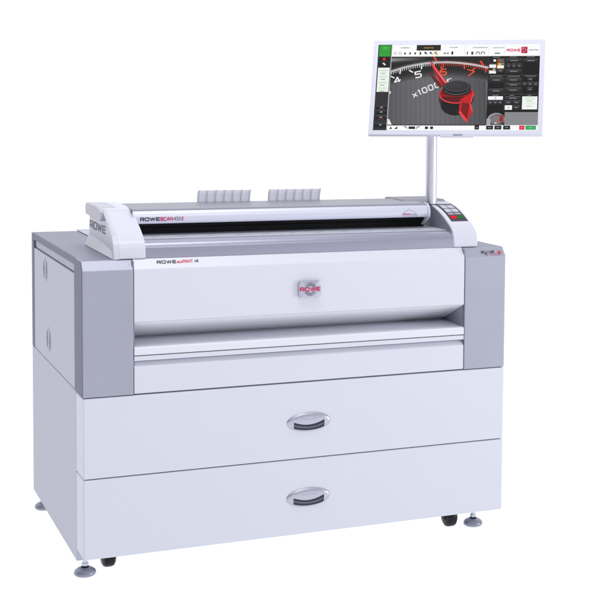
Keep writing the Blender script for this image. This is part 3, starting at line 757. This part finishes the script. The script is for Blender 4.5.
# right hand panel
rc_(110.2, 5.4, 160, 77.2, (9, 9, 10)); rc_(110.0, 5.4, 110.4, 77.2, (60, 60, 63))
for x in (126.5, 143.4): line([(x, 20), (x, 77)], .3, (58, 58, 60))
for y in (57.2, 37.4): line([(110.6, y), (159.8, y)], .35, (84, 84, 88))
def btn(x0, y0, x1, y1, txt=True):
    rc_(x0, y0, x1, y1, (44, 44, 47)); rc_(x0, y1 - .5, x1, y1, (92, 92, 96)); rc_(x0, y0, x0 + .3, y1, (72, 72, 76)); rc_(x0, y0, x1, (y0 + y1) / 2, (33, 33, 35))
    if txt:
        m_ = (x0 + x1) / 2; w = (x1 - x0) * .24; rc_(m_ - w, (y0 + y1) / 2 - .3, m_ + w, (y0 + y1) / 2 + .35, (150, 148, 154))
for (a, b, c) in ((114, 76.0, 7), (130.5, 76.2, 7), (147, 76.2, 8), (112, 56.2, 12), (129, 56.0, 12), (146, 56.2, 11), (115, 36.2, 6), (132, 36.2, 4), (149, 36.2, 4)): rc_(a, b - .3, a + c, b + .3, (130, 128, 134))
def rainbow(x0, y0, x1, y1):
    cs = ((226, 60, 40), (236, 160, 40), (226, 220, 60), (60, 180, 70), (50, 110, 210), (120, 60, 170))
    for i, c in enumerate(cs): rc_(x0 + (x1 - x0) * i / 6, y0, x0 + (x1 - x0) * (i + 1) / 6, y1, c)
rc_(110.8, 70.9, 117.4, 74.2, (24, 24, 26)); rc_(114.8, 71.5, 117.2, 73.8, (240, 240, 240)); rc_(118.4, 70.6, 125.4, 74.6, (120, 80, 30)); rc_(119, 71.4, 121, 73.8, (206, 40, 40)); rc_(121, 71.4, 123, 73.8, (40, 130, 60)); rc_(123, 71.4, 125, 73.8, (50, 80, 170))
rc_(110.9, 64.9, 117.5, 68.4, (238, 238, 240)); rc_(110.9, 68.4, 117.5, 69.6, (70, 74, 72)); rc_(118.4, 64.2, 125.4, 70.0, (206, 150, 60)); rc_(118.8, 64.6, 125.0, 67.4, (250, 248, 236)); rainbow(118.8, 67.4, 125.0, 69.6)
rc_(110.9, 59.0, 117.7, 62.2, (242, 242, 244)); rainbow(114.2, 61.4, 117.7, 64.2); btn(118.6, 60, 125.2, 63.6)
btn(127.4, 70.4, 142.4, 74.6); btn(127.6, 64.4, 131.8, 69.2); btn(132.6, 64.4, 137.2, 69.2); btn(138, 64.4, 142.4, 69.2); btn(127.4, 59.2, 142.4, 63.0); btn(144.2, 70.4, 158.4, 74.2)
btn(111.2, 49.6, 125.8, 54.6); btn(111.2, 38.6, 125.8, 43.0); btn(127.6, 49.8, 142.6, 54.4); btn(127.6, 45.0, 142.6, 49.0); btn(127.6, 39.0, 142.6, 44.2)
btn(148.6, 50.8, 154.2, 54.6); btn(144.0, 45.6, 148.2, 49.8); btn(148.8, 45.6, 153.8, 49.8); btn(154.4, 45.6, 159.2, 49.8); btn(148.6, 40.2, 154.2, 44.4)
rc_(111.0, 31.6, 125.4, 35.2, (246, 246, 248)); rc_(117.4, 33.0, 119.0, 33.8, (90, 90, 94)); btn(127.4, 31.4, 142.4, 35.0)
for x in (111.2, 116.0, 120.8): btn(x, 26.4, x + 4.4, 30.6)
btn(127.4, 26.6, 134.2, 30.8); btn(135.2, 26.6, 142.4, 30.8); rc_(127.6, 21.2, 134.6, 25.8, (244, 244, 246)); rc_(130.2, 23.2, 132.0, 23.9, (90, 90, 94)); btn(135.4, 21.4, 142.2, 25.6)
rc_(144.2, 21.6, 158.8, 35.0, (242, 244, 242))
for y in (33.2, 31.8): rc_(146, y, 156.5, y + .6, (180, 222, 176))
rc_(148, 29.8, 154, 30.3, (140, 140, 146)); rc_(146, 27.0, 156.5, 27.6, (190, 226, 186)); rc_(148, 24.6, 154, 25.1, (150, 150, 156))
rc_(127.8, 5.4, 160, 18.8, (134, 134, 139))
ell(119.6, 10.8, 8.4, 7.2, (150, 150, 154), -20, 215); ell(120.4, 10.2, 7.2, 6.2, (74, 74, 78)); ell(119.6, 10.8, 5.4, 4.8, (118, 118, 122)); rc_(110.6, 5.4, 114.4, 12.0, (168, 168, 172))
rc_(119.6, 13.6, 127.4, 14.0, (214, 60, 60)); rc_(119.6, 9.0, 127.4, 9.4, (214, 60, 60)); line([(116.4, 9.2), (116.4, 14)], .4, (214, 60, 60)); line([(126.8, 9.2), (126.8, 16)], .5, (214, 60, 60)); poly([(122.4, 9.6), (125.4, 9.6), (126.6, 15), (124, 16)], (140, 40, 44)); poly([(118.2, 7.2), (119.4, 8.6), (120.6, 7.2)], (235, 235, 235))
# bottom bar
rc_(13.9, 0, 160, 5.4, (250, 250, 251)); rc_(gx0, 5.0, 110, 5.9, (20, 20, 21))
poly([(16.0, 1.4), (19.0, 1.4), (17.5, 4.0)], (50, 50, 52)); poly([(20.8, 1.4), (24.0, 1.4), (24.0, 4.2)], (30, 30, 32))
line([(30.2, 3.8), (32.4, 3.8), (33.4, 1.8)], .8, (40, 40, 42)); rc_(35.0, 1.4, 41.4, 4.0, (30, 30, 32)); line([(42.6, 1.6), (43.6, 3.8), (46.0, 3.6)], .8, (40, 40, 42)); rc_(51, 1.3, 54, 4.0, (28, 28, 30)); rc_(56.0, 1.3, 59, 4.0, (28, 28, 30))
for (a, b) in ((99.2, 103.6), (110.4, 117.2), (118.4, 125.2), (126.8, 133.6)): rc_(a, .9, b, 5.0, (34, 34, 36)); rc_(a + (b - a) * .3, 2.6, a + (b - a) * .7, 3.3, (150, 150, 154))
rc_(142.2, .7, 147.4, 5.0, (222, 44, 70)); rc_(148.2, .7, 158.4, 5.0, (52, 166, 98)); rc_(143.6, 2.6, 146, 3.2, (244, 140, 150)); rc_(151.6, 2.6, 155, 3.2, (130, 214, 160))
for i in range(0): pass
scr = mfin('screen', bm, SM, None, smooth=False)
